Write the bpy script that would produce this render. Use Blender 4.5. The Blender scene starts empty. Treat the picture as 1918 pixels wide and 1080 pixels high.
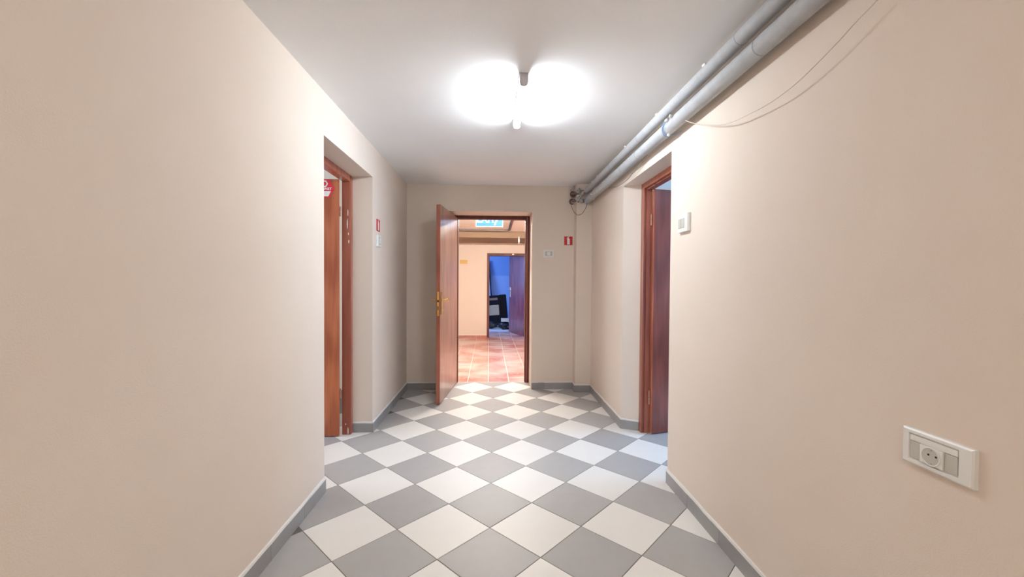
import bpy, bmesh, math, random
from mathutils import Matrix, Vector
random.seed(7)
S = bpy.context.scene
COL = S.collection
sin, cos, PI = math.sin, math.cos, math.pi

# ------------------------------------------------------------------ camera
CAM_H = 1.2534
yaw, pit, roll = .0438, .0185, .0067
X1 = Vector((cos(yaw), -sin(yaw), 0))
FW = Vector((cos(pit)*sin(yaw), cos(pit)*cos(yaw), -sin(pit)))
Z2 = Vector((sin(pit)*sin(yaw), sin(pit)*cos(yaw), cos(pit)))
RT = X1*cos(roll) + Z2*sin(roll)
UP = Z2*cos(roll) - X1*sin(roll)
cd = bpy.data.cameras.new('camera')
cd.sensor_width = 36; cd.lens = 779.2/1918*36; cd.clip_start = .02; cd.clip_end = 100
cam = bpy.data.objects.new('camera', cd); COL.objects.link(cam)
cam.matrix_world = Matrix(((RT.x, UP.x, -FW.x, 0), (RT.y, UP.y, -FW.y, 0), (RT.z, UP.z, -FW.z, CAM_H), (0, 0, 0, 1)))
S.camera = cam

# ------------------------------------------------------------------ world, exposure
W = bpy.data.worlds.new('world'); S.world = W; W.use_nodes = True
bg = W.node_tree.nodes['Background']; bg.inputs[0].default_value = (.55, .7, 1, 1); bg.inputs[1].default_value = .6
S.view_settings.view_transform = 'Standard'; S.view_settings.look = 'None'
S.view_settings.gamma = 1; S.view_settings.use_curve_mapping = False
S.view_settings.exposure = 0.74
LAMP_CORRIDOR = 88.0      # emission strength of the batten diffusers
ADDED_LAMP_REAR = 50.0
ADDED_LAMP_HALL = 230.0
def area(name, loc, rot, sx, sy, power, col):
    d = bpy.data.lights.new(name, 'AREA'); d.shape = 'RECTANGLE'; d.size = sx; d.size_y = sy
    d.energy = power; d.color = col
    o = bpy.data.objects.new(name, d); COL.objects.link(o); o.location = loc; o.rotation_euler = rot
    return o
# area lamps added at unseen windows, standing in for daylight in the rooms
area('window_daylight', (-3.93, 2.9, 1.45), (0, -PI/2, 0), 1.1, 1.3, 32, (.86, .94, 1))
area('window_daylight', (3.93, 2.9, 1.45), (0, PI/2, 0), 1.1, 1.3, 50, (.42, .66, 1))
area('window_daylight', (-2.43, 11.0, 1.5), (0, -PI/2, 0), 1.0, 1.2, 60, (.22, .44, 1))

# ------------------------------------------------------------------ materials
def mat(name, col, rough=.6, metal=0, bump=None, mottle=None, spec=.5, emit=None, coat=0, rnd=0):
    m = bpy.data.materials.new(name); m.use_nodes = True
    nt = m.node_tree; b = nt.nodes['Principled BSDF']
    b.inputs['Base Color'].default_value = (*col, 1); b.inputs['Roughness'].default_value = rough
    b.inputs['Metallic'].default_value = metal; b.inputs['Specular IOR Level'].default_value = spec
    b.inputs['Coat Weight'].default_value = coat
    if emit:
        b.inputs['Emission Color'].default_value = (*emit[0], 1); b.inputs['Emission Strength'].default_value = emit[1]
    tc = nt.nodes.new('ShaderNodeTexCoord')
    src = None
    if mottle:   # (scale, amount, second colour)
        n = nt.nodes.new('ShaderNodeTexNoise'); n.inputs['Scale'].default_value = mottle[0]; n.inputs['Detail'].default_value = 4
        nt.links.new(tc.outputs['Object'], n.inputs['Vector'])
        r = nt.nodes.new('ShaderNodeMapRange'); r.inputs[1].default_value = .35; r.inputs[2].default_value = .7; r.inputs[4].default_value = mottle[1]
        nt.links.new(n.outputs['Fac'], r.inputs[0])
        x = nt.nodes.new('ShaderNodeMix'); x.data_type = 'RGBA'; x.inputs[6].default_value = (*col, 1); x.inputs[7].default_value = (*mottle[2], 1)
        nt.links.new(r.outputs[0], x.inputs[0]); src = x.outputs[2]
        nt.links.new(src, b.inputs['Base Color'])
    if rnd:
        oi = nt.nodes.new('ShaderNodeObjectInfo'); r = nt.nodes.new('ShaderNodeMapRange')
        r.inputs[3].default_value = 1-rnd; r.inputs[4].default_value = 1+rnd
        nt.links.new(oi.outputs['Random'], r.inputs[0])
        v = nt.nodes.new('ShaderNodeVectorMath'); v.operation = 'SCALE'
        if src: nt.links.new(src, v.inputs[0])
        else: v.inputs[0].default_value = col
        nt.links.new(r.outputs[0], v.inputs['Scale']); nt.links.new(v.outputs[0], b.inputs['Base Color'])
    if bump:     # (scale, strength, distance)
        n = nt.nodes.new('ShaderNodeTexNoise'); n.inputs['Scale'].default_value = bump[0]; n.inputs['Detail'].default_value = 3
        nt.links.new(tc.outputs['Object'], n.inputs['Vector'])
        bp = nt.nodes.new('ShaderNodeBump'); bp.inputs['Strength'].default_value = bump[1]; bp.inputs['Distance'].default_value = bump[2]
        nt.links.new(n.outputs['Fac'], bp.inputs['Height']); nt.links.new(bp.outputs[0], b.inputs['Normal'])
    return m

def wood(name, c1, c2, rough=.35, coat=.2):
    m = bpy.data.materials.new(name); m.use_nodes = True; nt = m.node_tree; b = nt.nodes['Principled BSDF']
    tc = nt.nodes.new('ShaderNodeTexCoord'); mp = nt.nodes.new('ShaderNodeMapping'); mp.inputs['Scale'].default_value = (1, 1, .09)
    nt.links.new(tc.outputs['Object'], mp.inputs['Vector'])
    n = nt.nodes.new('ShaderNodeTexNoise'); n.inputs['Scale'].default_value = 7; n.inputs['Detail'].default_value = 5; n.inputs['Distortion'].default_value = 1.4
    nt.links.new(mp.outputs[0], n.inputs['Vector'])
    w = nt.nodes.new('ShaderNodeTexWave'); w.wave_type = 'RINGS'; w.inputs['Scale'].default_value = 5; w.inputs['Distortion'].default_value = 9
    w.inputs['Detail'].default_value = 3; w.inputs['Detail Scale'].default_value = 1.6
    nt.links.new(mp.outputs[0], w.inputs['Vector'])
    f = nt.nodes.new('ShaderNodeTexNoise'); f.inputs['Scale'].default_value = 110; f.inputs['Detail'].default_value = 2
    mp2 = nt.nodes.new('ShaderNodeMapping'); mp2.inputs['Scale'].default_value = (1, 1, .03)
    nt.links.new(tc.outputs['Object'], mp2.inputs['Vector']); nt.links.new(mp2.outputs[0], f.inputs['Vector'])
    a = nt.nodes.new('ShaderNodeMath'); a.operation = 'MULTIPLY_ADD'; a.inputs[1].default_value = .3
    nt.links.new(w.outputs['Fac'], a.inputs[0]); nt.links.new(n.outputs['Fac'], a.inputs[2])
    a2 = nt.nodes.new('ShaderNodeMath'); a2.operation = 'MULTIPLY_ADD'; a2.inputs[1].default_value = .35
    nt.links.new(f.outputs['Fac'], a2.inputs[0]); nt.links.new(a.outputs[0], a2.inputs[2])
    r = nt.nodes.new('ShaderNodeMapRange'); r.inputs[1].default_value = .55; r.inputs[2].default_value = 1.15
    nt.links.new(a2.outputs[0], r.inputs[0])
    x = nt.nodes.new('ShaderNodeMix'); x.data_type = 'RGBA'; x.inputs[6].default_value = (*c1, 1); x.inputs[7].default_value = (*c2, 1)
    nt.links.new(r.outputs[0], x.inputs[0]); nt.links.new(x.outputs[2], b.inputs['Base Color'])
    b.inputs['Roughness'].default_value = rough; b.inputs['Coat Weight'].default_value = coat; b.inputs['Coat Roughness'].default_value = .25
    return m

WALLC = (.80, .695, .60)
M = {}
M['wall'] = mat('beige_plaster', WALLC, .8, bump=(240, .5, .0014), mottle=(5, .35, (.775, .66, .555)), spec=.25)
M['ceiling'] = mat('white_ceiling_paint', (.935, .935, .94), .85, bump=(140, .25, .0015), mottle=(3, .5, (.91, .905, .905)), spec=.2)
M['grout'] = mat('grey_grout', (.16, .145, .125), .9, bump=(90, .4, .001))
M['tile_white'] = mat('off_white_floor_tile', (.84, .82, .775), .42, bump=(400, .08, .0004), mottle=(9, .35, (.80, .775, .73)), rnd=.025)
M['tile_grey'] = mat('grey_floor_tile', (.43, .42, .41), .42, bump=(400, .08, .0004), mottle=(14, .45, (.39, .38, .37)), rnd=.04)
M['skirt'] = mat('grey_skirting_tile', (.33, .32, .315), .4, mottle=(12, .4, (.28, .27, .265)), rnd=.05)
M['caulk'] = mat('white_caulk', (.80, .78, .74), .6, bump=(60, .5, .002))
M['wood'] = wood('red_brown_wood', (.36, .085, .030), (.60, .19, .080))
M['mahogany'] = wood('dark_mahogany', (.18, .038, .025), (.31, .078, .05), .22, .5)
M['wood_middle'] = wood('pinkish_brown_wood', (.24, .095, .065), (.40, .19, .14), .3, .6)
M['frame_dark'] = wood('dark_door_frame', (.09, .022, .018), (.16, .048, .038), .55, 0)
M['frame'] = wood('red_brown_frame', (.27, .062, .032), (.44, .14, .08), .3, .3)
M['white_plastic'] = mat('white_plastic', (.82, .81, .77), .35)
M['grey_plastic'] = mat('pale_grey_plastic', (.56, .55, .49), .4)
M['dark'] = mat('black_hole', (.01, .01, .01), .6)
M['gold'] = mat('brass', (.75, .48, .14), .25, 1)
M['steel'] = mat('steel', (.62, .60, .58), .35, 1)
M['rosy'] = mat('worn_hinge_metal', (.42, .22, .17), .4, .4)
M['foam'] = mat('pale_grey_pipe_foam', (.47, .48, .49), .75, bump=(45, .6, .004), mottle=(16, .6, (.38, .385, .39)))
M['tape'] = mat('grey_tape', (.30, .31, .32), .6)
M['paint'] = mat('white_paint_blob', (.85, .84, .82), .6)
M['blue_wire'] = mat('blue_cable', (.25, .42, .75), .5)
M['black_wire'] = mat('black_cable', (.03, .025, .03), .5)
M['white_wire'] = mat('cream_cable', (.72, .64, .54), .5)
M['grey_wire'] = mat('dusty_grey_cable', (.28, .23, .19), .6)
M['rust'] = mat('rusty_steel', (.12, .06, .045), .6, .3, bump=(80, .7, .003), mottle=(30, .8, (.30, .24, .21)))
M['plaster_lump'] = mat('rough_mortar', (.50, .47, .43), .9, bump=(60, 1, .006), mottle=(40, .8, (.30, .27, .25)))
M['red'] = mat('red_sign', (.60, .02, .03), .4)
M['signwhite'] = mat('sign_white', (.85, .84, .82), .4)
M['sticker_red'] = mat('sticker_red', (.72, .035, .06), .35)
M['lamp_body'] = mat('lamp_grey_plastic', (.60, .58, .60), .5)
M['lit'] = mat('lit_diffuser', (.9, .9, .9), .4, emit=((.84, .92, 1), LAMP_CORRIDOR))
M['lit_rear'] = mat('lit_diffuser_rear', (.9, .9, .9), .4, emit=((1, .92, .85), ADDED_LAMP_REAR))
M['lit_hall'] = mat('lit_diffuser_hall', (.9, .9, .9), .4, emit=((1, .93, .85), ADDED_LAMP_HALL))
M['exit_blue'] = mat('exit_blue', (.06, .28, .70), .35, emit=((.09, .40, 1), .45))
M['exit_white'] = mat('exit_white', (.85, .88, .9), .35, emit=((.85, .95, 1), .55))
M['panel_wood'] = mat('cream_ceiling_slat', (.82, .73, .64), .5, mottle=(6, .4, (.76, .66, .57)))
M['dark_metal'] = mat('grey_metal', (.14, .135, .14), .45, .4)
M['hall_wall'] = mat('hall_plaster', (.80, .68, .58), .8, bump=(200, .3, .0012), mottle=(4, .4, (.77, .65, .545)))
M['hall_ceiling'] = mat('hall_ceiling_paint', (.90, .80, .71), .8)
M['beam'] = mat('tan_beam_paint', (.27, .175, .11), .75, mottle=(4, .5, (.24, .155, .095)))
M['blue_wall'] = mat('blue_room_wall', (.36, .48, .72), .8, mottle=(3, .4, (.32, .44, .68)))
M['gold_plaque'] = mat('gold_plaque', (.62, .38, .10), .4)
M['cream'] = mat('cream_border', (.80, .70, .50), .5)
M['black_shell'] = mat('black_shell', (.010, .010, .016), .7, spec=.15)
M['tan_panel'] = mat('dusty_tan_panel', (.50, .44, .30), .6, mottle=(8, .6, (.40, .34, .24)))
M['bag'] = mat('black_plastic_bag', (.02, .02, .025), .3, bump=(20, 1, .02))
M['board'] = mat('pale_blue_board', (.50, .58, .76), .6)
M['glass'] = mat('window_glass', (.9, .95, 1), .05)
M['glass'].node_tree.nodes['Principled BSDF'].inputs['Transmission Weight'].default_value = 1
M['room_wall'] = mat('pale_room_wall', (.74, .74, .74), .8)

# terracotta: every tile has a pressed wavy pattern, with white mortar smears, widened to paint in the floor's reflection
def terracotta():
    m = bpy.data.materials.new('terracotta_tile'); m.use_nodes = True; nt = m.node_tree; b = nt.nodes['Principled BSDF']
    tc = nt.nodes.new('ShaderNodeTexCoord')
    w = nt.nodes.new('ShaderNodeTexWave'); w.bands_direction = 'Y'; w.inputs['Scale'].default_value = 7; w.inputs['Distortion'].default_value = 7
    w.inputs['Detail'].default_value = 1; w.inputs['Detail Scale'].default_value = 2.2
    nt.links.new(tc.outputs['Object'], w.inputs['Vector'])
    r = nt.nodes.new('ShaderNodeMapRange'); r.inputs[1].default_value = .80; r.inputs[2].default_value = 1.0; r.inputs[4].default_value = .55
    nt.links.new(w.outputs['Fac'], r.inputs[0])
    g = nt.nodes.new('ShaderNodeNewGeometry')
    n = nt.nodes.new('ShaderNodeTexNoise'); n.inputs['Scale'].default_value = 2.2; n.inputs['Detail'].default_value = 5
    nt.links.new(g.outputs['Position'], n.inputs['Vector'])
    r2 = nt.nodes.new('ShaderNodeMapRange'); r2.inputs[1].default_value = .36; r2.inputs[2].default_value = .58; r2.inputs[4].default_value = .80
    nt.links.new(n.outputs['Fac'], r2.inputs[0])
    mx = nt.nodes.new('ShaderNodeMath'); mx.operation = 'MAXIMUM'
    nt.links.new(r.outputs[0], mx.inputs[0]); nt.links.new(r2.outputs[0], mx.inputs[1])
    x = nt.nodes.new('ShaderNodeMix'); x.data_type = 'RGBA'; x.inputs[6].default_value = (.52, .17, .12, 1); x.inputs[7].default_value = (.76, .64, .58, 1)
    nt.links.new(mx.outputs[0], x.inputs[0]); nt.links.new(x.outputs[2], b.inputs['Base Color'])
    b.inputs['Roughness'].default_value = .28
    bp = nt.nodes.new('ShaderNodeBump'); bp.inputs['Strength'].default_value = .4; bp.inputs['Distance'].default_value = .002
    nt.links.new(w.outputs['Fac'], bp.inputs['Height']); nt.links.new(bp.outputs[0], b.inputs['Normal'])
    return m
M['terracotta'] = terracotta()
M['terra_plain'] = mat('terracotta_skirting', (.50, .17, .12), .4, mottle=(14, .5, (.62, .40, .32)))
M['white_grout'] = mat('white_grout', (.80, .74, .68), .9, bump=(80, .5, .002))

# ------------------------------------------------------------------ mesh helpers
class MB:
    """collects boxes, prisms, tubes and lathes; build() links them as one mesh object"""
    def __init__(s): s.v = []; s.f = []; s.smooth = []
    def add(s, vs, fs, smooth=False):
        k = len(s.v); s.v += [tuple(v) for v in vs]; s.f += [tuple(i+k for i in f) for f in fs]; s.smooth += [smooth]*len(fs); return s
    def box(s, x0, x1, y0, y1, z0, z1, c=0):
        if c <= 0:
            vs = [(x, y, z) for z in (z0, z1) for y in (y0, y1) for x in (x0, x1)]
            return s.add(vs, [(0, 2, 3, 1), (4, 5, 7, 6), (0, 1, 5, 4), (2, 6, 7, 3), (0, 4, 6, 2), (1, 3, 7, 5)])
        bm = bmesh.new(); bmesh.ops.create_cube(bm, size=1)
        for v in bm.verts:
            v.co = Vector((x0+(v.co.x+.5)*(x1-x0), y0+(v.co.y+.5)*(y1-y0), z0+(v.co.z+.5)*(z1-z0)))
        bmesh.ops.bevel(bm, geom=bm.edges[:], offset=c, segments=2, affect='EDGES', profile=.5)
        bm.verts.index_update(); s.add([v.co[:] for v in bm.verts], [[v.index for v in f.verts] for f in bm.faces]); bm.free(); return s
    def prism(s, pts, d0, d1, axis='z'):
        n = len(pts)
        def P(p, d): return {'z': (p[0], p[1], d), 'x': (d, p[0], p[1]), 'y': (p[0], d, p[1])}[axis]
        ar = sum(pts[i][0]*pts[(i+1) % n][1]-pts[(i+1) % n][0]*pts[i][1] for i in range(n))
        if (ar < 0) != (axis == 'y'): pts = pts[::-1]
        if d1 < d0: d0, d1 = d1, d0
        vs = [P(p, d0) for p in pts]+[P(p, d1) for p in pts]
        fs = [tuple(range(n-1, -1, -1)), tuple(range(n, 2*n))]+[(i, (i+1) % n, n+(i+1) % n, n+i) for i in range(n)]
        return s.add(vs, fs)
    def tube(s, path, r, seg=10, cap=True, wob=0):
        path = [Vector(p) for p in path]; n = len(path); vs = []; ref = None
        for i, p in enumerate(path):
            d = (path[min(i+1, n-1)]-path[max(i-1, 0)]).normalized()
            if ref is None: ref = Vector((0, 0, 1)) if abs(d.z) < .9 else Vector((1, 0, 0))
            a = (ref-d*ref.dot(d)).normalized(); ref = a; b = d.cross(a)
            rr = (r[i] if isinstance(r, (list, tuple)) else r)
            for k in range(seg):
                t = 2*PI*k/seg; q = rr*(1+wob*random.uniform(-1, 1)); vs.append(p+a*cos(t)*q+b*sin(t)*q)
        fs = [(i*seg+k, i*seg+(k+1) % seg, (i+1)*seg+(k+1) % seg, (i+1)*seg+k) for i in range(n-1) for k in range(seg)]
        s.add(vs, fs, True)
        if cap: s.add(vs[:seg], [tuple(range(seg-1, -1, -1))]); s.add(vs[-seg:], [tuple(range(seg))])
        return s
    def lump(s, c, r, n=3, jit=.25, sq=(1, 1, 1)):
        bm = bmesh.new(); bmesh.ops.create_icosphere(bm, subdivisions=n, radius=1)
        ph = [random.uniform(0, 6) for _ in range(6)]
        for v in bm.verts:
            p = v.co; k = 1+jit*(sin(3*p.x+ph[0])*sin(4*p.y+ph[1])+.6*sin(7*p.z+ph[2])*sin(6*p.x+ph[3])+.3*sin(13*p.y+ph[4]))
            v.co = Vector((c[0]+p.x*r*k*sq[0], c[1]+p.y*r*k*sq[1], c[2]+p.z*r*k*sq[2]))
        bm.verts.index_update(); s.add([v.co[:] for v in bm.verts], [[v.index for v in f.verts] for f in bm.faces], True); bm.free(); return s
    def mesh(s, name, m):
        me = bpy.data.meshes.new(name); me.from_pydata(s.v, [], s.f); me.update()
        me.polygons.foreach_set('use_smooth', s.smooth); me.materials.append(m if not isinstance(m, str) else M[m]); return me
    def build(s, name, m, parent=None, loc=None, rot=None, kind=None):
        o = bpy.data.objects.new(name, s.mesh(name, m)); COL.objects.link(o)
        if parent: o.parent = parent
        if loc: o.location = loc
        if rot: o.rotation_euler = rot
        if kind: o['kind'] = kind
        return o
def empty(name, loc=(0, 0, 0), rotz=0, kind=None):
    o = bpy.data.objects.new(name, None); COL.objects.link(o); o.location = loc; o.rotation_euler = (0, 0, rotz)
    o.empty_display_size = .05
    if kind: o['kind'] = kind
    return o
def tag(o, label, cat, group=None):
    o['label'] = label; o['category'] = cat
    if group: o['group'] = group
    return o
def struct(o, label=None):
    o['kind'] = 'structure'
    if label: o['label'] = label
    return o
def text_mesh(name, body, size, ext, m, parent, loc, rot, shear=0, sx=1, bold=.0):
    cu = bpy.data.curves.new(name, 'FONT'); cu.body = body; cu.size = size; cu.extrude = ext; cu.shear = shear
    cu.align_x = 'CENTER'; cu.align_y = 'CENTER'; cu.offset = bold; cu.resolution_u = 3
    t = bpy.data.objects.new('t', cu); COL.objects.link(t)
    dg = bpy.context.evaluated_depsgraph_get(); dg.update()
    me = bpy.data.meshes.new_from_object(t.evaluated_get(dg)); bpy.data.objects.remove(t)
    me.materials.clear(); me.materials.append(M[m]); me.name = name
    o = bpy.data.objects.new(name, me); COL.objects.link(o); o.parent = parent; o.location = loc; o.rotation_euler = rot; o.scale = (sx, 1, 1)
    return o
def clip(poly, nx, ny, c):      # keep nx*x+ny*y<=c
    out = []
    for i in range(len(poly)):
        a, b = poly[i], poly[(i+1) % len(poly)]
        da, db = nx*a[0]+ny*a[1]-c, nx*b[0]+ny*b[1]-c
        if da <= 0: out.append(a)
        if da*db < 0:
            t = da/(da-db); out.append((a[0]+(b[0]-a[0])*t, a[1]+(b[1]-a[1])*t))
    return out

# ------------------------------------------------------------------ key planes
CEIL = 2.347
XL = -.9926
YB = 4.79          # face of the end wall
YT = 5.13          # threshold between the two floors
SR = .0051
RW = empty('right_side_frame'); bpy.data.objects.remove(RW)
RLOC, RROT = (1.0775, 0, 0), -math.atan(SR)     # the right wall's own axes: x=0 wall plane, +x into the wall, y along it
def rloc(x, y, z=0):
    v = Matrix.Rotation(RROT, 3, 'Z') @ Vector((x, y, z)); return (v.x+RLOC[0], v.y, v.z)

# ------------------------------------------------------------------ structure
floor = struct(MB().box(-4.2, 4.2, -2.8, YT, -.12, -.0016).build('floor', 'grout'), 'corridor floor of diagonal white and grey tiles')
ceiling = struct(MB().box(-4.2, 4.2, -2.8, YB+.41, CEIL, CEIL+.15).build('ceiling', 'ceiling'), 'white painted corridor ceiling')
# left wall with its door opening
LT = -1.225
y0, y1, zt = 2.481, 3.455, 2.093
struct(MB().box(LT, XL, -2.8, y0, -.001, CEIL).box(LT, XL, y1, YB, -.001, CEIL).box(LT, XL, y0, y1, zt, CEIL)
       .build('wall_left', 'wall'), 'beige left corridor wall')
# right wall, far jamb of its opening slightly splayed
RTk = .205
ry0, ry1, rzt = 2.533, 3.498, 2.060
wr = MB()
wr.prism([(0, -2.8), (RTk, -2.8), (RTk, ry0), (0, ry0)], -.001, CEIL)
wr.prism([(0, ry1), (.13, 3.432), (RTk, 3.432), (RTk, YB), (0, YB)], -.001, CEIL)
wr.prism([(0, ry0), (RTk, ry0), (RTk, 3.432), (.13, 3.432), (0, ry1)], rzt, CEIL)
struct(wr.build('wall_right', 'wall', None, RLOC, (0, 0, RROT)), 'beige right corridor wall')
# end wall with its opening
bx0, bx1, bzt = -.53, .438, 2.045
struct(MB().box(-4.2, bx0, YB, 5.2, -.001, CEIL).box(bx1, 4.2, YB, 5.2, -.001, CEIL).box(bx0, bx1, YB, 5.2, bzt, CEIL)
       .build('wall_back', 'wall'), 'beige end wall with the middle doorway')
struct(MB().box(.925, 1.16, 4.652, YB, -.001, CEIL).build('wall_corner_boxing', 'wall'), 'narrow boxed corner beside the end wall')
struct(MB().box(-1.4, 1.5, -2.95, -2.8, -.001, CEIL).build('wall_front', 'wall'))
# rooms to the sides
struct(MB().box(-4.2, -4.0, 1.0, 2.25, -.12, CEIL).box(-4.2, -4.0, 3.55, YB, -.12, CEIL).box(-4.2, -4.0, 2.25, 3.55, -.12, .9).box(-4.2, -4.0, 2.25, 3.55, 2.0, CEIL)
       .box(-4.0, LT, .85, 1.0, -.001, CEIL).build('wall_left_room', 'room_wall'))
struct(MB().box(4.0, 4.2, 1.0, 2.25, -.12, CEIL).box(4.0, 4.2, 3.55, YB, -.12, CEIL).box(4.0, 4.2, 2.25, 3.55, -.12, .9).box(4.0, 4.2, 2.25, 3.55, 2.0, CEIL)
       .box(1.31, 4.0, .85, 1.0, -.001, CEIL).build('wall_right_room', 'room_wall'))
def window(n, x, ya, yb, za, zb):  # unseen windows, added as a source for the room lights
    w = empty('window_%d' % n, (x, (ya+yb)/2, za), 0, 'structure')
    hy, hz = (yb-ya)/2, zb-za
    f = MB().box(-.04, .04, -hy, -hy+.06, 0, hz).box(-.04, .04, hy-.06, hy, 0, hz).box(-.04, .04, -hy+.06, hy-.06, 0, .06).box(-.04, .04, -hy+.06, hy-.06, hz-.06, hz).box(-.04, .04, -.03, .03, .06, hz-.06)
    f.build('window_frame', 'white_plastic', w)
    for s_ in (-1, 1):
        MB().box(-.004, .004, min(s_*.03, s_*(hy-.06)), max(s_*.03, s_*(hy-.06)), .06, hz-.06).build('pane', 'glass', w)
window(1, -4.08, 2.25, 3.55, .9, 2.0)
window(2, 4.08, 2.25, 3.55, .9, 2.0)
# hall beyond the middle door
HC, HB = 2.20, 9.15
struct(MB().box(-2.7, 2.4, YT, 12.9, -.12, -.0025).build('floor_hall', 'white_grout'), 'terracotta tiled floor of the hall')
struct(MB().box(-2.7, 2.4, 5.2, HB, HC, HC+.1).build('ceiling_hall', 'hall_ceiling'))
struct(MB().box(-2.7, 2.4, 8.02, HB, 2.078, HC).build('ceiling_beam', 'beam'), 'tan painted beam across the hall ceiling')
struct(MB().box(-2.7, -2.5, 5.2, HB, -.001, HC).build('wall_hall_left', 'hall_wall'))
struct(MB().box(2.2, 2.4, 5.2, HB, -.001, HC).build('wall_hall_right', 'hall_wall'))
dx0, dx1, dzt = -.150, .735, 1.856
struct(MB().box(-2.7, dx0, HB, 9.3, -.001, 2.5).box(dx1, 2.4, HB, 9.3, -.001, 2.5).box(dx0, dx1, HB, 9.3, dzt, 2.5).build('wall_hall_back', 'hall_wall'), 'beige far wall of the hall')
# dim blue room behind it
struct(MB().box(-2.7, 2.4, 12.7, 12.9, -.001, 2.5).box(2.2, 2.4, 9.3, 12.7, -.001, 2.5)
       .box(-2.7, -2.5, 9.3, 10.5, -.001, 2.5).box(-2.7, -2.5, 11.7, 12.7, -.001, 2.5).box(-2.7, -2.5, 10.5, 11.7, -.001, 1.0).box(-2.7, -2.5, 10.5, 11.7, 2.0, 2.5)
       .build('wall_far_room', 'blue_wall'), 'blue lit wall of the far room')
struct(MB().box(-2.7, 2.4, 9.3, 12.9, 2.5, 2.6).build('ceiling_far_room', 'blue_wall'))
window(3, -2.58, 10.5, 11.7, 1.0, 2.0)

# ------------------------------------------------------------------ floor tiles (each its own piece)
def chamfer_tile(poly, h, ch=.0015):
    n = len(poly); cx = sum(p[0] for p in poly)/n; cy = sum(p[1] for p in poly)/n
    L = max(math.hypot(p[0]-cx, p[1]-cy) for p in poly); k = 1-ch/L*1.4
    vs = [(p[0], p[1], -h) for p in poly]+[(p[0], p[1], -ch*.6) for p in poly]+[(cx+(p[0]-cx)*k, cy+(p[1]-cy)*k, 0) for p in poly]
    fs = [tuple(range(n-1, -1, -1)), tuple(range(2*n, 3*n))]
    for j in (0, n):
        fs += [(j+i, j+(i+1) % n, j+n+(i+1) % n, j+n+i) for i in range(n)]
    return MB().add(vs, fs)
TS, GA = .33, -.0049
h2 = TS/math.sqrt(2)
half = (TS-.0035)/2
sq = [(half, half), (-half, half), (-half, -half), (half, -half)]
tm = {c: chamfer_tile(sq, .009).mesh('tile', c) for c in ('tile_white', 'tile_grey')}
def tile_at(name, me, x, y, z, rz, parent):
    o = bpy.data.objects.new(name, me); COL.objects.link(o); o.parent = parent; o.location = (x, y, z); o.rotation_euler = (0, 0, rz); return o
n_t = 0
for I in range(-14, 16):
    for J in range(-16, 17):
        if (I+J) % 2 == 0: continue
        gx, gy = J*h2, I*h2
        x = cos(GA)*gx-sin(GA)*gy-.0129; y = sin(GA)*gx+cos(GA)*gy+2.0918
        inc = (-1.16 < x < 1.25 and -1.0 < y < YT+.2) or (2.25 < y < 3.75 and -2.9 < x < 2.9)
        if x > 1.33 or x < -1.25: inc = inc and (2.25 < y < 4.3)
        elif x > 1.2 or x < -1.12: inc = inc and (2.3 < y < 3.68)
        if not inc: continue
        c = 'tile_grey' if I % 2 else 'tile_white'
        rz = GA+PI/4
        if y+h2 > YT-.004:
            poly = [(cos(rz)*p[0]-sin(rz)*p[1]+x, sin(rz)*p[0]+cos(rz)*p[1]+y) for p in sq]
            poly = clip(poly, 0, 1, YT-.006)
            if len(poly) < 3: continue
            cx = sum(p[0] for p in poly)/len(poly); cy = sum(p[1] for p in poly)/len(poly)
            me = chamfer_tile([(p[0]-cx, p[1]-cy) for p in poly], .009).mesh('tile', c)
            tile_at('tile', me, cx, cy, 0, 0, floor)
        else:
            o = tile_at('tile', tm[c], x, y, random.uniform(-.0003, .0003), rz, floor)
            o.rotation_euler[0] = random.uniform(-.0008, .0008); o.rotation_euler[1] = random.uniform(-.0008, .0008)
        n_t += 1
print('corridor tiles', n_t)
struct(MB().box(bx0, bx1, YT-.006, YT+.006, -.01, .0006).build('trim_1', 'caulk'), 'thin pale joint at the foot of the middle doorway')
hf = bpy.data.objects['floor_hall']
PT, GR = .257, .0115
hh = (PT-.010)/2
sq2 = [(hh, hh), (-hh, hh), (-hh, -hh), (hh, -hh)]
tme = chamfer_tile(sq2, .006, .002).mesh('tile', 'terracotta')
n_h = 0
for i in range(-6, 8):
    for j in range(0, 20):
        gx, gy = (i+.5)*PT, (j+.5)*PT
        x = -.061+cos(GR)*gx-sin(GR)*gy; y = YT-.03+sin(GR)*gx+cos(GR)*gy
        if y-hh < YT+.006:
            poly = clip([(p[0]+x, p[1]+y) for p in sq2], 0, -1, -(YT+.008))
            cx = sum(p[0] for p in poly)/len(poly); cy = sum(p[1] for p in poly)/len(poly)
            tile_at('tile', chamfer_tile([(p[0]-cx, p[1]-cy) for p in poly], .006, .002).mesh('tile', 'terracotta'), cx, cy, 0, 0, hf)
        else:
            tile_at('tile', tme, x, y, random.uniform(-.0006, .0006), GR, hf)
        n_h += 1
print('hall tiles', n_h)

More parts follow.
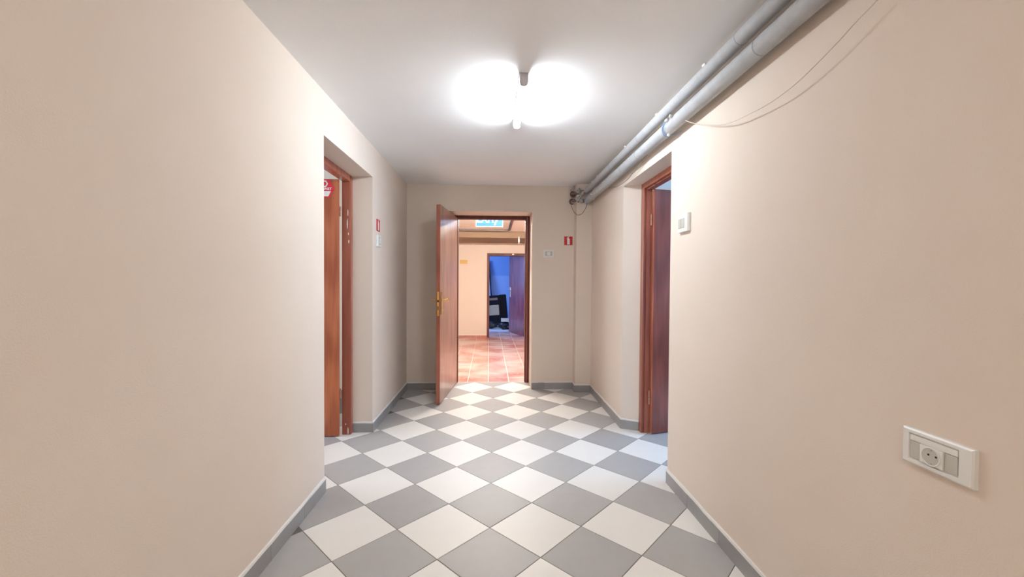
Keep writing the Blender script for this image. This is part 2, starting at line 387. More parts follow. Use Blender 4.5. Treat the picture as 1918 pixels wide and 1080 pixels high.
# ------------------------------------------------------------------ skirting tiles
SH, ST = .076, .010
def skirting(name, runs, tile_m='skirt', hgt=SH, pitch=.33, caulk=True, label=None):
    root = struct(empty(name), label)
    k = 0
    for (ax, ay), (bx, by), (nx, ny), off in runs:   # along the wall line a -> b, n is the normal out of the wall
        L = math.hypot(bx-ax, by-ay); ux, uy = (bx-ax)/L, (by-ay)/L
        def Pq(s, d): return (ax+ux*s+nx*d, ay+uy*s+ny*d)
        s = -off
        while s < L-.001:
            s0, s1 = max(s, 0)+.001, min(s+pitch, L)-.001
            if s1-s0 > .004:
                MB().prism([Pq(s0, 0), Pq(s1, 0), Pq(s1, ST), Pq(s0, ST)], 0, hgt+random.uniform(-.0012, .0012)).build('skirting_tile', tile_m, root)
            s += pitch
        if caulk:
            n = max(2, int(L/.12)); vs = []; fs = []
            for i in range(n+1):
                q = L*i/n; w = ST+.0005+random.uniform(-.002, .0005); t = hgt+.0115+random.uniform(-.002, .003)
                a, b, c_, d = Pq(q, 0), Pq(q, w), Pq(q, w*.75), Pq(q, 0)
                vs += [(a[0], a[1], hgt-.002), (b[0], b[1], hgt-.0015), (c_[0], c_[1], t-.002), (d[0], d[1], t)]
            for i in range(n):
                for e in range(4): fs.append((4*i+e, 4*i+(e+1) % 4, 4*i+4+(e+1) % 4, 4*i+4+e))
            fs += [(3, 2, 1, 0), (4*n, 4*n+1, 4*n+2, 4*n+3)]
            MB().add(vs, fs).build('caulk_line', 'caulk', root)
    return root
e = ST
skirting('baseboard_left', [((XL, y0), (XL, -2.8), (1, 0), .05), ((LT+.075, y1), (XL+e, y1), (0, -1), 0), ((XL, y1-e), (XL, YB), (1, 0), 0)], label='grey tile skirting along the left wall')
skirting('baseboard_back', [((XL+e, YB), (bx0-.0, YB), (0, -1), 0), ((bx1+.003, YB), (.925, YB), (0, -1), .18)], label='grey tile skirting along the end wall')
skirting('baseboard_corner', [((.925, YB-e), (.925, 4.652-e), (-1, 0), 0), ((.925-e, 4.652), (rloc(0, 4.652)[0]-e, 4.652), (0, -1), 0)])
skirting('baseboard_right', [(rloc(0, ry0)[:2], rloc(0, -2.8)[:2], (-1, 0), .04), (rloc(-e, ry1-.0)[:2], rloc(.127, 3.434)[:2], (-.46*0-.0, -1), 0), (rloc(0, ry1-e)[:2], rloc(0, 4.65)[:2], (-1, 0), 0)], label='grey tile skirting along the right wall')
skirting('baseboard_hall', [((-2.5, HB), (dx0, HB), (0, -1), .1)], 'terra_plain', .052, .257, True, 'terracotta skirting in the hall')

# ------------------------------------------------------------------ doors
def hinge(parent, x, y, z, r=.007, hgt=.075):
    h = MB().tube([(x, y, z), (x, y, z+hgt*.48)], r, 10).tube([(x, y, z+hgt*.52), (x, y, z+hgt)], r, 10).tube([(x, y, z+hgt), (x, y, z+hgt+.006)], r*.5, 8)
    return h.build('hinge', 'rosy', parent)
def leaf(parent, loc, rotz, W_, H_, t, m, ys):
    """hinge edge at the origin, leaf runs along +x; ys is the side the thickness goes to"""
    ya, yb = sorted((0, ys*.016)); yc, yd = sorted((ys*.016, ys*t))
    b = MB().box(0, W_, ya, yb, .008, H_, .0015).box(.009, W_-.009, yc, yd, .008, H_-.009)
    o = b.build('door_leaf', m, parent, loc, (0, 0, rotz)); return o

# door 1: left wall
d1 = struct(empty('door_1', (XL-.2, 2.96, 0)), 'red-brown wooden door open into the room on the left')
def w2(o, p): return (p[0]-o.location.x, p[1]-o.location.y, p[2]-o.location.z)
def wbox(root, name, m, x0, x1, ya, yb, z0, z1, c=.002):
    l = root.location
    return MB().box(x0-l.x, x1-l.x, ya-l.y, yb-l.y, z0-l.z, z1-l.z, c).build(name, m, root)
wbox(d1, 'jamb', 'frame', -1.219, -1.155, 3.400, y1+.0, 0, zt)
wbox(d1, 'jamb', 'frame', -1.219, -1.155, y0, 2.536, 0, zt)
wbox(d1, 'frame_head', 'frame', -1.219, -1.155, 2.536, 3.400, 2.040, zt)
wbox(d1, 'frame_rebate', 'frame', -1.164, -1.150, 3.405, 3.450, 0, 2.085, .003)
for k_, (x_, z_, l_) in enumerate([(-1.172, 1.79, .05), (-1.176, 1.70, .08), (-1.168, 1.62, .02), (-1.165, 1.56, .03), (-1.172, .03, .05), (-1.19, .085, .012)]):
    MB().lump((x_+1.1926, 3.3995-2.96, z_), .0035, 2, .3, (1, .2, l_/.007)).build('paint_chip', 'paint', d1)
lf = leaf(d1, w2(d1, (-1.226, 3.350, 0)), PI, .88, 2.044, .038, 'wood', -1)
hinge(lf, -.006, -.018, 1.755); hinge(lf, -.006, -.018, .305)
MB().tube([(.82, .01, 1.05), (.82, .05, 1.05), (.72, .055, 1.05)], .009, 10).build('lever_handle', 'gold', lf)

# door 2: right wall
d2 = struct(empty('door_2', rloc(.17, 2.96), RROT), 'dark mahogany door open into the room on the right')
def rbox(name, m, x0, x1, ya, yb, z0, z1, c=.002):
    return MB().box(x0-.17, x1-.17, ya-2.96, yb-2.96, z0, z1, c).build(name, m, d2)
P = [(.130, 3.431), (.130, 3.385), (.134, 3.380), (.146, 3.380), (.149, 3.388), (.156, 3.388), (.159, 3.376), (RTk-.002, 3.376), (RTk-.002, 3.431)]
MB().prism([(a-.17, b-2.96) for a, b in P], 0, rzt).build('jamb', 'frame', d2)
P2 = [(a-.17, (2.533+3.431-b)-2.96) for a, b in P]
MB().prism(P2, 0, rzt).build('jamb', 'frame', d2)
rbox('frame_head', 'frame', .130, .150, 2.588, 3.376, 2.016, rzt)
rbox('frame_rebate', 'mahogany', .1505, RTk-.002, 2.588, 3.376, 2.003, rzt)
p = rloc(0, 0)
lw = Vector((1.299, 3.333, 0)); li = Matrix.Rotation(-RROT, 3, 'Z') @ (lw-Vector(d2.location))
lf = leaf(d2, li, math.radians(14)-RROT, .86, 2.006, .040, 'mahogany', 1)
MB().box(-.0015, .0002, .001, .016, .010, 2.004).box(.011, .0128, .017, .040, .010, 1.990).build('edge_strip', 'wood', lf)  # lighter wood on the hinge edge paints in the lamp's direct light
hinge(lf, -.010, .024, 1.715, .008, .085); hinge(lf, -.010, .024, .245, .008, .11)
MB().tube([(.80, -.01, 1.05), (.80, -.05, 1.05), (.70, -.055, 1.05)], .009, 10).build('lever_handle', 'gold', lf)

# door 3: end wall, open towards the camera
d3 = struct(empty('door_3', (0, 5.15, 0)), 'red-brown door of the end wall swung open towards the corridor')
wbox(d3, 'jamb', 'frame_dark', .385, bx1-.002, 5.10, 5.195, 0, bzt)
wbox(d3, 'jamb', 'frame_dark', bx0+.002, -.437, 5.10, 5.195, 0, bzt)
wbox(d3, 'frame_head', 'frame_dark', -.437, .385, 5.10, 5.195, 2.005, bzt)
wbox(d3, 'frame_bead', 'frame', .400, .412, 5.090, 5.10, 0, 2.03, .002)
hx, hy = -.444, 5.088
ang = math.atan2(4.190-hy, -.536-hx); LW = math.hypot(4.190-hy, -.536-hx)
lf = leaf(d3, w2(d3, (hx, hy, 0)), ang, LW, 2.012, .040, 'wood_middle', -1)
MB().box(LW+.0002, LW+.0012, -.040, -.001, .010, 2.010).build('edge_strip', 'frame', lf)
hinge(lf, -.008, -.018, 1.72); hinge(lf, -.008, -.018, .28)
MB().box(LW-.0005, LW+.003, -.031, -.009, .895, 1.140, .0008).build('lock_plate', 'gold', lf)
MB().box(LW+.002, LW+.010, -.026, -.014, 1.035, 1.055).box(LW+.002, LW+.005, -.024, -.016, .955, .995).build('latch_bolt', 'dark', lf)
for sgn, y_, nm in ((1, 0, 'handle_plate'), (-1, -.040, 'handle_plate')):
    ya, yb = sorted((y_, y_+sgn*.006))
    hp = MB().box(LW-.078, LW-.040, ya, yb, .905, 1.135, .002).build('handle_plate', 'gold', lf)
    MB().tube([(LW-.059, y_, 1.058), (LW-.059, y_+sgn*.048, 1.058), (LW-.064, y_+sgn*.055, 1.058), (LW-.11, y_+sgn*.057, 1.056), (LW-.165, y_+sgn*.054, 1.050)], [.009, .008, .009, .009, .007], 10).build('lever_handle', 'gold', hp)
    MB().tube([(LW-.059, y_, .953), (LW-.059, y_+sgn*.010, .953)], .008, 12).build('lock_cylinder', 'steel', hp)
# a key hangs in the lock on the wall side
bpy.context.view_layer.update()
kp = lf.matrix_world @ Vector((LW-.059, -.052, .953))
kroot = empty('key', kp, 0); tag(kroot, 'small silver key with ring hanging from the lock of the middle door', 'key')
ring = [(cos(t)*.0005, cos(t)*.011, -.004+sin(t)*.011) for t in [2*PI*i/16 for i in range(17)]]
MB().tube([(.028, 0, 0), (-.006, 0, 0)], .0028, 8).tube([(-.006, 0, 0), (-.012, 0, 0)], .010, 16).build('shank', 'steel', kroot)
MB().tube([(x-.012, y, z-.008) for x, y, z in ring], .0012, 6).build('ring', 'steel', kroot)
MB().tube([(-.012, -.002, -.020), (-.012, -.002, -.024)], .011, 16).lump((-.012, 0, -.031), .011, 2, 0, (.3, 1, 1)).box(-.0145, -.0095, -.003, .003, -.075, -.036).box(-.014, -.010, .002, .007, -.072, -.060).build('hanging_key', 'steel', kroot)

# door 4: far wall of the hall
d4 = struct(empty('door_4', (.29, 9.22, 0)), 'dark door at the far wall of the hall, open into the blue room')
wbox(d4, 'jamb', 'frame_dark', dx0, dx0+.052, HB-.012, 9.30, 0, dzt)
wbox(d4, 'jamb', 'frame_dark', dx1-.052, dx1, HB-.012, 9.30, 0, dzt)
wbox(d4, 'frame_head', 'frame_dark', dx0+.052, dx1-.052, HB-.012, 9.30, 1.795, dzt)
MB().lump((.419-.29, HB-.022-9.22, 1.833), .026, 2, .05, (1, .5, .6)).build('frame_knob', 'paint', d4)
hx, hy = .700, 9.315
ang = math.atan2(10.16-hy, .374-hx)
lf = leaf(d4, w2(d4, (hx, hy, 0)), ang, math.hypot(10.16-hy, .374-hx), 1.86, .04, 'mahogany', -1)
MB().box(.80, .84, .001, .010, .86, 1.10, .002).build('handle_plate', 'steel', lf)
MB().tube([(.82, .01, 1.02), (.82, .055, 1.02), (.72, .06, 1.02)], .009, 8).build('lever_handle', 'steel', lf)

# ------------------------------------------------------------------ ceiling battens
def batten(name, x, ya, yb, z, lit, label, rz=0):
    L = yb-ya; r = empty(name, (x, (ya+yb)/2, z), rz); tag(r, label, 'ceiling lamp')
    MB().box(-.024, .024, -L/2, L/2, -.022, 0, .003).build('lamp_body', 'lamp_body', r)
    n = 12; se = lambda v: math.copysign(abs(v)**.55, v)
    pr_ = [(.0215*se(cos(PI+PI*i/n)), -.022+.043*se(sin(PI+PI*i/n))) for i in range(n+1)]
    MB().prism(pr_, -L/2+.012, L/2-.012, 'y').build('diffuser', lit, r)
    pc = [(.0235*se(cos(PI+PI*i/n)), -.022+.045*se(sin(PI+PI*i/n))) for i in range(n+1)]
    for s_ in (-1, 1):
        MB().prism(pc, s_*L/2, s_*(L/2-.014), 'y').build('end_cap', 'lamp_body', r)
    return r
batten('ceiling_batten', .150, 2.200, 2.835, CEIL, M['lit'], 'lit white batten lamp on the corridor ceiling', .006)
batten('ceiling_batten', .150, -1.75, -.55, CEIL, M['lit_rear'], 'lit batten lamp on the ceiling behind the camera')  # unseen lamp, added as fill for the near walls
batten('ceiling_batten', .05, 5.20, 6.40, HC, M['lit_hall'], 'lit batten lamp on the hall ceiling near the exit sign', PI/2)  # unseen lamp, added to bring up the brightness of the hall

# ------------------------------------------------------------------ heating pipes along the ceiling
def pline(a, b, n, sag=0):
    return [tuple(a[k]+(b[k]-a[k])*i/n+(-sag*sin(PI*i/n) if k == 2 else 0) for k in range(3)) for i in range(n+1)]
def pipe(name, pa, pb, r, joints, blobs, label):
    o = MB().tube(pline(pa, pb, 90), r, 28, True, .012).build(name, 'foam')
    tag(o, label, 'pipe', None)
    d = (Vector(pb)-Vector(pa))
    for y in joints:
        t = (y-pa[1])/(pb[1]-pa[1]); c = Vector(pa)+d*t
        MB().tube([c-d.normalized()*.0018, c+d.normalized()*.0018], r*1.025, 28).build('foam_joint', 'tape', o)
    for y, a_ in blobs:
        t = (y-pa[1])/(pb[1]-pa[1]); c = Vector(pa)+d*t
        MB().lump((c.x+cos(a_)*r, y, c.z+sin(a_)*r), .008, 2, .4, (1, 1.9, 1)).build('paint_blob', 'paint', o)
    return o
pA = pipe('insulated_pipe', (1.016, -2.79, 2.286), (1.020, 4.58, 2.254), .0305, [1.70, 2.90, .6], [(1.95, 2.6), (2.55, 2.2), (3.15, 2.5), (4.0, 2.6), (4.2, 2.9)],
          'upper grey insulated pipe along the ceiling, nearer the lamp')
pB = pipe('insulated_pipe', (1.018, -2.79, 2.186), (1.031, 4.60, 2.150), .0363, [1.58, 2.93, .5], [(2.32, 2.6), (4.25, 3.3), (4.35, -1.2)],
          'lower grey insulated pipe along the right wall, below its twin')
# seam of the lower pipe's insulation
MB().tube([(1.018+.0127*i/20+.020, -2.7+7.2*i/20, 2.186-.035*i/20-.0285) for i in range(21)], .0035, 6, True, .3).build('insulation_seam', mat('yellowed_seam', (.55, .47, .34), .7), pB)
# bare ends that turn into the end wall
pe = empty('bare_pipe_end', (.93, 4.70, 2.2)); tag(pe, 'bare rusty pipe elbows and mortar where the pipes meet the end wall', 'pipe fitting')
for (xa, za, xb, zb) in ((1.022, 2.254, .893, 2.243), (1.034, 2.148, .885, 2.158)):
    q = lambda x, y, z: (x-.93, y-4.70, z-2.2)
    MB().tube([q(xa, 4.575, za), q(xa-.01, 4.615, za), q((xa+xb)/2+.02, 4.64, (za+zb)/2), q(xb+.03, 4.66, zb), q(xb, 4.70, zb), q(xb, 4.787, zb)], .019, 14, True, .04).build('bare_pipe', 'rust', pe)
    MB().tube([q(xb, 4.715, zb), q(xb, 4.727, zb)], .034, 18).build('pipe_collar', 'rust', pe)
    MB().lump(q(xb+.050, 4.62, zb+.012), .026, 3, .35).lump(q(xb+.085, 4.61, zb-.010), .022, 3, .4).build('mortar_lump', 'plaster_lump', pe)
MB().lump((.012, .075, .10), .05, 3, .3, (1.2, .35, .9)).lump((.075, .07, .10), .045, 3, .3, (1, .4, .9)).build('mortar_lump', 'plaster_lump', pe)
# blue wire tie with white clips
bt = empty('cable_tie', (1.025, 2.42, 2.163)); tag(bt, 'blue wire tied round the lower pipe near the white clips', 'cable tie')
r_ = .041
for k in range(2):
    MB().tube([(cos(a_)*r_, (a_-3.6)*.028-.0+k*.014, sin(a_)*r_) for a_ in [2.2+i*.22 for i in range(20)]], .0022, 7).build('blue_wire', 'blue_wire', bt)
MB().tube([(.03, .05, -.028), (.05, .02, -.032), (.066, -.03, -.03)], .0025, 6).build('wire_tail', 'blue_wire', bt)
MB().lump((-.004, .0, -.046), .009, 2, .15, (1, 1, 1.1)).build('clip', 'paint', bt)
MB().lump((-.040, -.11, .018), .010, 2, .3).build('clip', 'paint', bt)
MB().lump((-.042, -.06, .014), .009, 2, .3).build('clip', 'paint', bt)
# wires
cab = [(1.028, 2.22, 2.125), (1.035, 2.158, 2.089), (1.045, 2.051, 2.038), (1.045, 1.891, 1.98), (1.045, 1.779, 1.956), (1.045, 1.659, 1.943), (1.045, 1.552, 1.936), (1.045, 1.459, 1.940), (1.045, 1.399, 1.948), (1.045, 1.353, 1.958), (1.045, 1.288, 1.974), (1.045, 1.229, 1.992), (1.045, 1.175, 2.011), (1.045, 1.11, 2.029), (1.045, 1.0, 2.07), (1.04, .8, 2.13), (1.02, .6, 2.14)]
def smooth(path, n=4):
    P_ = [Vector(p) for p in path]; out = []
    for i in range(len(P_)-1):
        p0, p1, p2, p3 = P_[max(i-1, 0)], P_[i], P_[i+1], P_[min(i+2, len(P_)-1)]
        for k in range(n):
            t = k/n; out.append(.5*((2*p1)+(p2-p0)*t+(2*p0-5*p1+4*p2-p3)*t*t+(3*p1-p0-3*p2+p3)*t**3))
    return out+[P_[-1]]
tag(MB().tube(smooth(cab), .0022, 6).build('hanging_cable', 'white_wire'), 'long thin cream cable sagging from the pipe along the right wall', 'cable')
c2 = [(1.058, 2.86, 2.13), (1.06, 2.93, 2.125), (1.06, 2.978, 2.114), (1.06, 3.118, 2.092), (1.06, 3.293, 2.067), (1.06, 3.51, 2.07), (1.06, 3.734, 2.1), (1.06, 3.84, 2.118)]
tag(MB().tube(smooth(c2), .0032, 6).build('hanging_cable', 'grey_wire'), 'short grey cable loop hanging from the pipe above the right door', 'cable')
lp = [(.86, 4.56, 2.16), (.832, 4.55, 2.134), (.842, 4.55, 2.093), (.867, 4.55, 2.027), (.902, 4.55, 1.986), (.924, 4.55, 1.98), (.959, 4.55, 1.993), (.989, 4.55, 2.029), (1.01, 4.55, 2.072), (1.018, 4.55, 2.112)]
tag(MB().tube(smooth(lp), .0026, 6).build('hanging_cable', 'black_wire'), 'black cable looping down from the pipe ends in the far corner', 'cable')
wc = [(1.02, 4.5, 2.305), (.997, 4.5, 2.277), (.945, 4.5, 2.19), (.905, 4.5, 2.125), (.87, 4.5, 2.102), (.841, 4.5, 2.107)]
tag(MB().tube(smooth(wc), .0032, 6).build('hanging_cable', 'white_wire'), 'pale cable slanting across the bare pipe ends in the far corner', 'cable')
bw = [(1.045, 4.45, 2.195), (1.03, 4.44, 2.19), (.995, 4.44, 2.165), (.992, 4.46, 2.14), (1.0, 4.50, 2.115), (1.012, 4.54, 2.105)]
tag(MB().tube(smooth(bw), .0035, 6).build('cable_tie', 'blue_wire'), 'dark blue wire round the far end of the lower pipe', 'cable tie')

# ------------------------------------------------------------------ plates, sockets, signs
# on walls: local frame with x to the right along the wall, y out of the wall, z up
def wall_root(name, side, along, z):
    if side == 'R':
        o = empty(name, rloc(0, along, z), RROT-PI/2)      # local +x runs towards the camera, +y ... 
    elif side == 'L': o = empty(name, (XL, along, z), PI/2)
    else: o = empty(name, (along, YB, z), 0)
    return o
# local frame: +x = to the viewer's right when facing the wall, -y = out of the wall
def plate(root, w, h, t, m='white_plastic', lip=.006):
    MB().prism([(-w/2, 0), (w/2, 0), (w/2, -t*.55), (w/2-lip, -t), (-w/2+lip, -t), (-w/2, -t*.55)], -h/2, h/2).build('cover_plate', m, root)
s1 = wall_root('light_switch', 'R', 2.333, 1.589); tag(s1, 'white double rocker switch on the right wall beside the doorway', 'switch')
plate(s1, .135, .100, .018)
for k in (-1, 1):
    x0 = -.012+k*.019
    MB().box(x0-.018, x0+.018, -.0215, -.017, -.028, .026, .002).build('rocker', 'grey_plastic', s1)
MB().box(-.052, .028, -.0185, -.0176, -.034, .032).build('module_frame', 'white_plastic', s1)
s2 = wall_root('power_socket', 'R', .954, .838); tag(s2, 'wide white three-module power socket low on the right wall', 'socket')
def cover(root, x0, x1, z0, z1, u0, u1, v0, v1, t, lip=.004):
    """cover plate with a window in it; bevelled outer edge"""
    o = [(x0, 0, z0), (x1, 0, z0), (x1, 0, z1), (x0, 0, z1), (x0, -t*.75, z0), (x1, -t*.75, z0), (x1, -t*.75, z1), (x0, -t*.75, z1),
         (x0+lip, -t, z0+lip), (x1-lip, -t, z0+lip), (x1-lip, -t, z1-lip), (x0+lip, -t, z1-lip),
         (u0, -t, v0), (u1, -t, v0), (u1, -t, v1), (u0, -t, v1), (u0+.003, -t*.55, v0+.003), (u1-.003, -t*.55, v0+.003), (u1-.003, -t*.55, v1-.003), (u0+.003, -t*.55, v1-.003)]
    f = []
    for k in range(4):
        for i_ in range(4): f.append((4*k+i_, 4*k+(i_+1) % 4, 4*k+4+(i_+1) % 4, 4*k+4+i_))
    MB().add(o, f).build('cover_plate', 'white_plastic', root)
cover(s2, -.0815, .0815, -.045, .045, -.064, .052, -.033, .034, .013)
MB().box(-.062, .050, -.0082, -.004, -.031, .032).build('module_frame', 'white_plastic', s2)
MB().box(-.061, .049, -.0125, -.0085, .0155, .0300, .001).build('upper_ledge', 'white_plastic', s2)
MB().box(-.061, -.0345, -.0120, -.008, -.028, .0145, .0008).build('blank_module', 'grey_plastic', s2)
MB().box(.0205, .049, -.0120, -.008, -.028, .0145, .0008).build('blank_module', 'grey_plastic', s2)
OX, OZ = -.007, -.007
# round outlet: rim ring, recessed cup, holes, earth clips
n = 36; R0, R1 = .0275, .0198
def ringv(r, y, cx=OX, cz=OZ): return [(cx+r*cos(2*PI*i/n), y, cz+r*sin(2*PI*i/n)) for i in range(n)]
vs = ringv(R1+.0035, -.0130)+ringv(R1+.003, -.0172)+ringv(R1, -.0172)+ringv(R1-.0015, -.0040)
fs = [(j*n+i, j*n+(i+1) % n, (j+1)*n+(i+1) % n, (j+1)*n+i) for j in range(3) for i in range(n)]
MB().box(OX-.0268, OX+.0268, -.0158, -.008, -.0285, .0155, .001).build('outlet_face', 'white_plastic', s2)
oc = MB().add(vs, fs, True).build('outlet_rim', 'white_plastic', s2)
MB().tube([(OX, -.0159, OZ), (OX, -.0162, OZ)], R1, 32).build('outlet_cup', 'grey_plastic', s2)
for k in (-1, 1): MB().tube([(OX+k*.0088+.004, -.0163, OZ+.004), (OX+k*.0088+.004, -.0166, OZ+.004)], .0026, 12).build('pin_hole', 'dark', s2)
for k in (-1, 1): MB().box(OX-.0025, OX+.0025, -.0172, -.016, OZ+k*.0170-.0022, OZ+k*.0170+.0022).build('earth_clip', 'steel', s2)
s3 = wall_root('light_switch', 'B', .630, 1.568); tag(s3, 'white switch plate on the end wall right of the middle door', 'switch')
plate(s3, .130, .086, .011)
MB().box(-.042, .042, -.0125, -.0105, -.026, .026, .001).build('module_frame', 'grey_plastic', s3)
MB().box(-.019, .019, -.0150, -.0120, -.020, .020, .002).build('rocker', 'white_plastic', s3)
s4 = wall_root('light_switch', 'L', 3.62, 1.587); tag(s4, 'white switch on the left wall below the red extinguisher sign', 'switch')
plate(s4, .118, .098, .014)
MB().box(-.034, .034, -.0165, -.0135, -.030, .030, .001).build('module_frame', 'grey_plastic', s4)
MB().box(-.022, .022, -.0200, -.0155, -.024, .024, .002).build('rocker', 'white_plastic', s4)
def fire_sign(side, along, z, label):
    r = wall_root('fire_extinguisher_sign', side, along, z); tag(r, label, 'sign', )
    MB().box(-.048, .048, -.003, 0, -.050, .050).build('sign_plate', 'red', r)
    b = [(-.0155, -.043), (.0155, -.043), (.0155, .018), (.011, .026), (.005, .029), (.005, .034), (-.005, .034), (-.005, .029), (-.011, .026), (-.0155, .018)]
    MB().prism(b, -.0032, -.0042, 'y').build('bottle_symbol', 'signwhite', r)
    hnd = [(-.022, .022), (-.016, .024), (-.004, .036), (.010, .041), (.010, .046), (-.007, .043), (-.016, .034)]
    MB().prism(hnd, -.0032, -.0042, 'y').build('handle_symbol', 'signwhite', r)
    return r
fire_sign('B', .859, 1.720, 'red fire extinguisher sign on the end wall near the far corner')
fire_sign('L', 3.615, 1.719, 'red fire extinguisher sign on the left wall above the switch')

# sticker on the left door leaf
st = empty('door_sticker', (-1.337, 3.3485, 1.970)); tag(st, 'red hexagonal sticker with white lettering on the left door leaf', 'sticker')
hexa = lambda r, cx=0, cz=0, k=1: [(cx+r*cos(PI/3*i), cz+r*sin(PI/3*i)*k) for i in range(6)]
MB().prism(hexa(.082), 0, -.0008, 'y').build('sticker_base', 'sticker_red', st)
vs = [(x, y, z) for y in (-.0009, -.0014) for r in (.030, .019) for x, z in hexa(r, 0, .036)]
fs = [(6+i, 6+(i+1) % 6, 0+(i+1) % 6, i) for i in range(6)]+[(12+i, 12+(i+1) % 6, 18+(i+1) % 6, 18+i) for i in range(6)]+[(i, (i+1) % 6, 12+(i+1) % 6, 12+i) for i in range(6)]+[(6+i, 18+i, 18+(i+1) % 6, 6+(i+1) % 6) for i in range(6)]
MB().add(vs, fs).build('hexagon_ring', 'signwhite', st)
text_mesh('lettering', 'BONNET', .026, .0003, 'signwhite', st, (0, -.0012, -.004), (PI/2, 0, 0), .2, 1.05, .0008)
MB().prism([(-.052, -.020), (.052, -.020), (.032, -.062), (-.032, -.062)], -.0009, -.0014, 'y').build('white_field', 'signwhite', st)

# exit sign in the hall
ex = empty('exit_sign', (-.064, 5.6, 1.973)); tag(ex, 'blue exit sign hanging from the hall ceiling behind the middle door', 'sign')
MB().box(-.183, .183, -.006, .006, 0, .185, .001).build('sign_border', 'exit_white', ex)
MB().box(-.174, .174, -.0075, -.0055, .009, .176).build('sign_face', 'exit_blue', ex)
text_mesh('lettering', 'EXIT', .125, .0006, 'exit_white', ex, (-.045, -.0082, .098), (PI/2, 0, 0), 0, .98, .003)
MB().prism([(.112, .150), (.080, .105), (.094, .103), (.068, .056), (.064, .020), (.086, .026), (.092, .060), (.120, .098), (.136, .092), (.138, .128)], -.0078, -.0090, 'y').build('arrow', 'exit_white', ex)
for s_ in (-1, 1): MB().tube([(s_*.12, 0, .184), (s_*.12, 0, HC-1.973)], .003, 8).build('hanger_rod', 'steel', ex)

# framed slatted ceiling panel of the hall
cp = empty('ceiling_panel', (-.45, 7.1, HC)); tag(cp, 'cream slatted ceiling panel in a dark metal frame in the hall', 'ceiling panel')
cx0, cx1, cy0, cy1 = -1.3, .275, 5.9, 7.80
q = lambda x, y, z: (x+.45, y-7.1, z-HC)
def cbox(name, m, x0, x1, ya, yb, z0, z1, c=0): return MB().box(x0+.45, x1+.45, ya-7.1, yb-7.1, z0, z1, c).build(name, m, cp)
cbox('frame_rail', 'dark_metal', cx1-.018, cx1, cy0, cy1, -.020, -.0005)
cbox('frame_rail', 'dark_metal', cx0, cx0+.018, cy0, cy1, -.020, -.0005)
cbox('frame_rail', 'dark_metal', cx0+.018, cx1-.018, cy1-.11, cy1, -.020, -.0005)
cbox('frame_rail', 'dark_metal', cx0+.018, cx1-.018, cy0, cy0+.03, -.020, -.0005)
cbox('outer_lip', 'white_plastic', cx0-.03, cx1+.03, cy1+.001, cy1+.055, -.014, -.0005)
cbox('outer_lip', 'rosy', cx1+.012, cx1+.030, cy0, cy1, -.014, -.0005)
yy = cy0+.032
while yy < cy1-.24:
    cbox('slat', 'panel_wood', cx0+.02, cx1-.02, yy, yy+.115, -.012, -.001, .002); yy += .119

# small lamp bulb below the beam
bl = empty('bulb', (.478, 7.99, 2.0)); tag(bl, 'small white tubular bulb in front of the hall beam', 'bulb')
MB().tube([(0, .028, .088), (0, .004, .090), (0, -.002, .086)], .012, 12).build('bulb_holder', 'white_plastic', bl)
MB().tube([(0, 0, .080), (0, 0, .060), (0, 0, .055), (0, 0, -.005), (0, 0, -.018)], [.010, .012, .017, .017, .006], 14).build('bulb_tube', 'paint', bl)
MB().tube([(0, 0, -.022), (0, 0, -.040)], [.011, .007], 12).build('bulb_tip', 'paint', bl)
# plaque
pq = empty('wall_plaque', (-.66, HB, 1.659)); tag(pq, 'small gold plaque with cream border on the far hall wall', 'plaque')
MB().box(-.10, .10, -.012, 0, -.060, .060, .002).build('plaque_border', 'cream', pq)
MB().box(-.085, .085, -.015, -.011, -.043, .043).build('plaque_face', 'gold_plaque', pq)

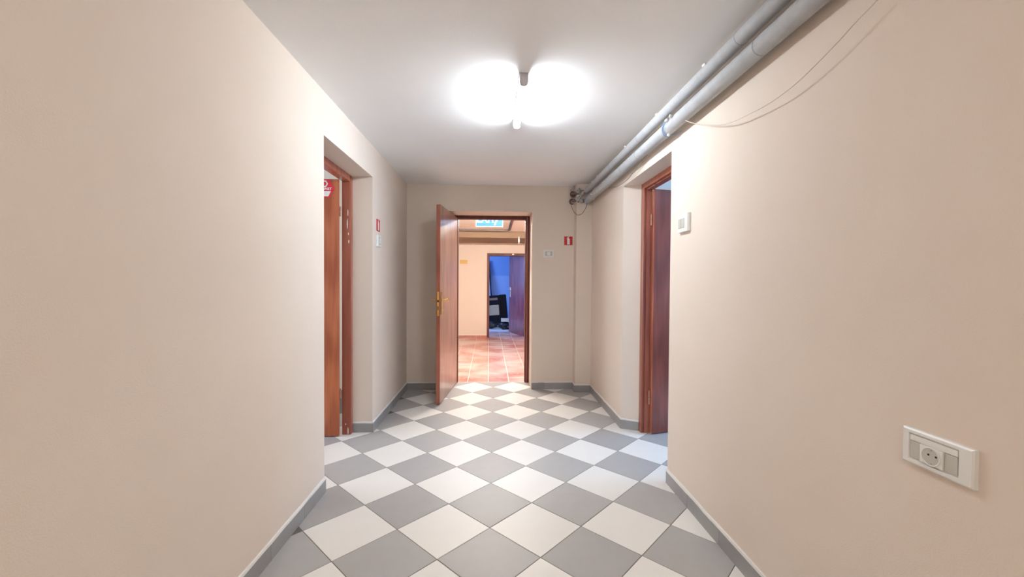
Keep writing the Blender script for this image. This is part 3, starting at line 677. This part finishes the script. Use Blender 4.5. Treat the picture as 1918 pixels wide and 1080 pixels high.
# ------------------------------------------------------------------ things in the dim far room
cb = empty('black_cabinet', (.08, 11.15, .06), math.radians(-9)); cb.rotation_euler = (math.radians(-4), math.radians(-5), math.radians(-4))
tag(cb, 'old black television cabinet with tan screen panel leaning among the junk', 'cabinet')
wd, hg, dp = .26, .80, .34
MB().box(-.22, .13, 0, dp, 0, hg, .01).box(.13, .30, .03, dp+.1, .02, hg+.01, .01).build('cabinet_shell', 'black_shell', cb)
MB().box(-.225, .135, -.022, 0, hg-.04, hg).box(-.225, .135, -.022, 0, 0, .18).box(-.225, -.195, -.022, 0, .18, hg-.04).box(.105, .135, -.022, 0, .18, hg-.04).box(-.195, .105, -.022, 0, hg-.24, hg-.15).build('front_frame', 'black_shell', cb)
MB().box(-.150, .080, -.006, -.001, hg-.125, hg-.065).build('control_strip', mat('brown_strip', (.22, .15, .12), .5), cb)
MB().box(-.190, .100, -.012, -.001, .27, .545, .004).build('screen_panel', 'tan_panel', cb)
for k, (x, y, z, r, lab) in enumerate([(-.06, 10.86, .10, .14, 'black rubbish bag at the left of the heap in the far room'), (.29, 10.90, .088, .135, 'black rubbish bag at the right of the heap under the white box')]):
    o = MB().lump((0, 0, 0), r, 4, .14, (1.15, .8, .62)).build('rubbish_bag', 'bag', None, (x, y, z)); tag(o, lab, 'bag')
bxo = empty('white_box', (.31, 10.88, .185), .05); tag(bxo, 'small white cardboard box lying on the black bags', 'box')
MB().box(-.11, .11, -.07, .07, 0, .072, .002).build('box_body', 'white_plastic', bxo); MB().box(-.112, .112, -.072, .072, .066, .084, .002).build('box_lid', 'white_plastic', bxo)
sh_ = empty('shoe', (.33, 10.72, 0), .2); tag(sh_, 'dark shoe lying on the floor of the far room', 'shoe')
MB().box(-.12, .12, -.042, .042, 0, .018, .006).build('sole', 'black_shell', sh_)
MB().lump((-.03, 0, .04), .05, 3, .05, (1.75, .75, .6)).lump((.07, 0, .055), .045, 3, .05, (.9, .8, .95)).build('upper', 'bag', sh_)
lb = empty('leaning_board', (-.06, 12.45, 0)); lb.rotation_euler = (math.radians(-6), math.radians(-4), 0)
tag(lb, 'pale blue board leaning on the wall behind the black cabinet', 'board')
MB().box(-.55, .02, 0, .03, 0, 1.86).build('board_face', 'board', lb); MB().box(.021, .055, -.004, .05, 0, 1.86).build('dark_edge', 'black_shell', lb)  # black strip stands in for the shaded gap beside the board
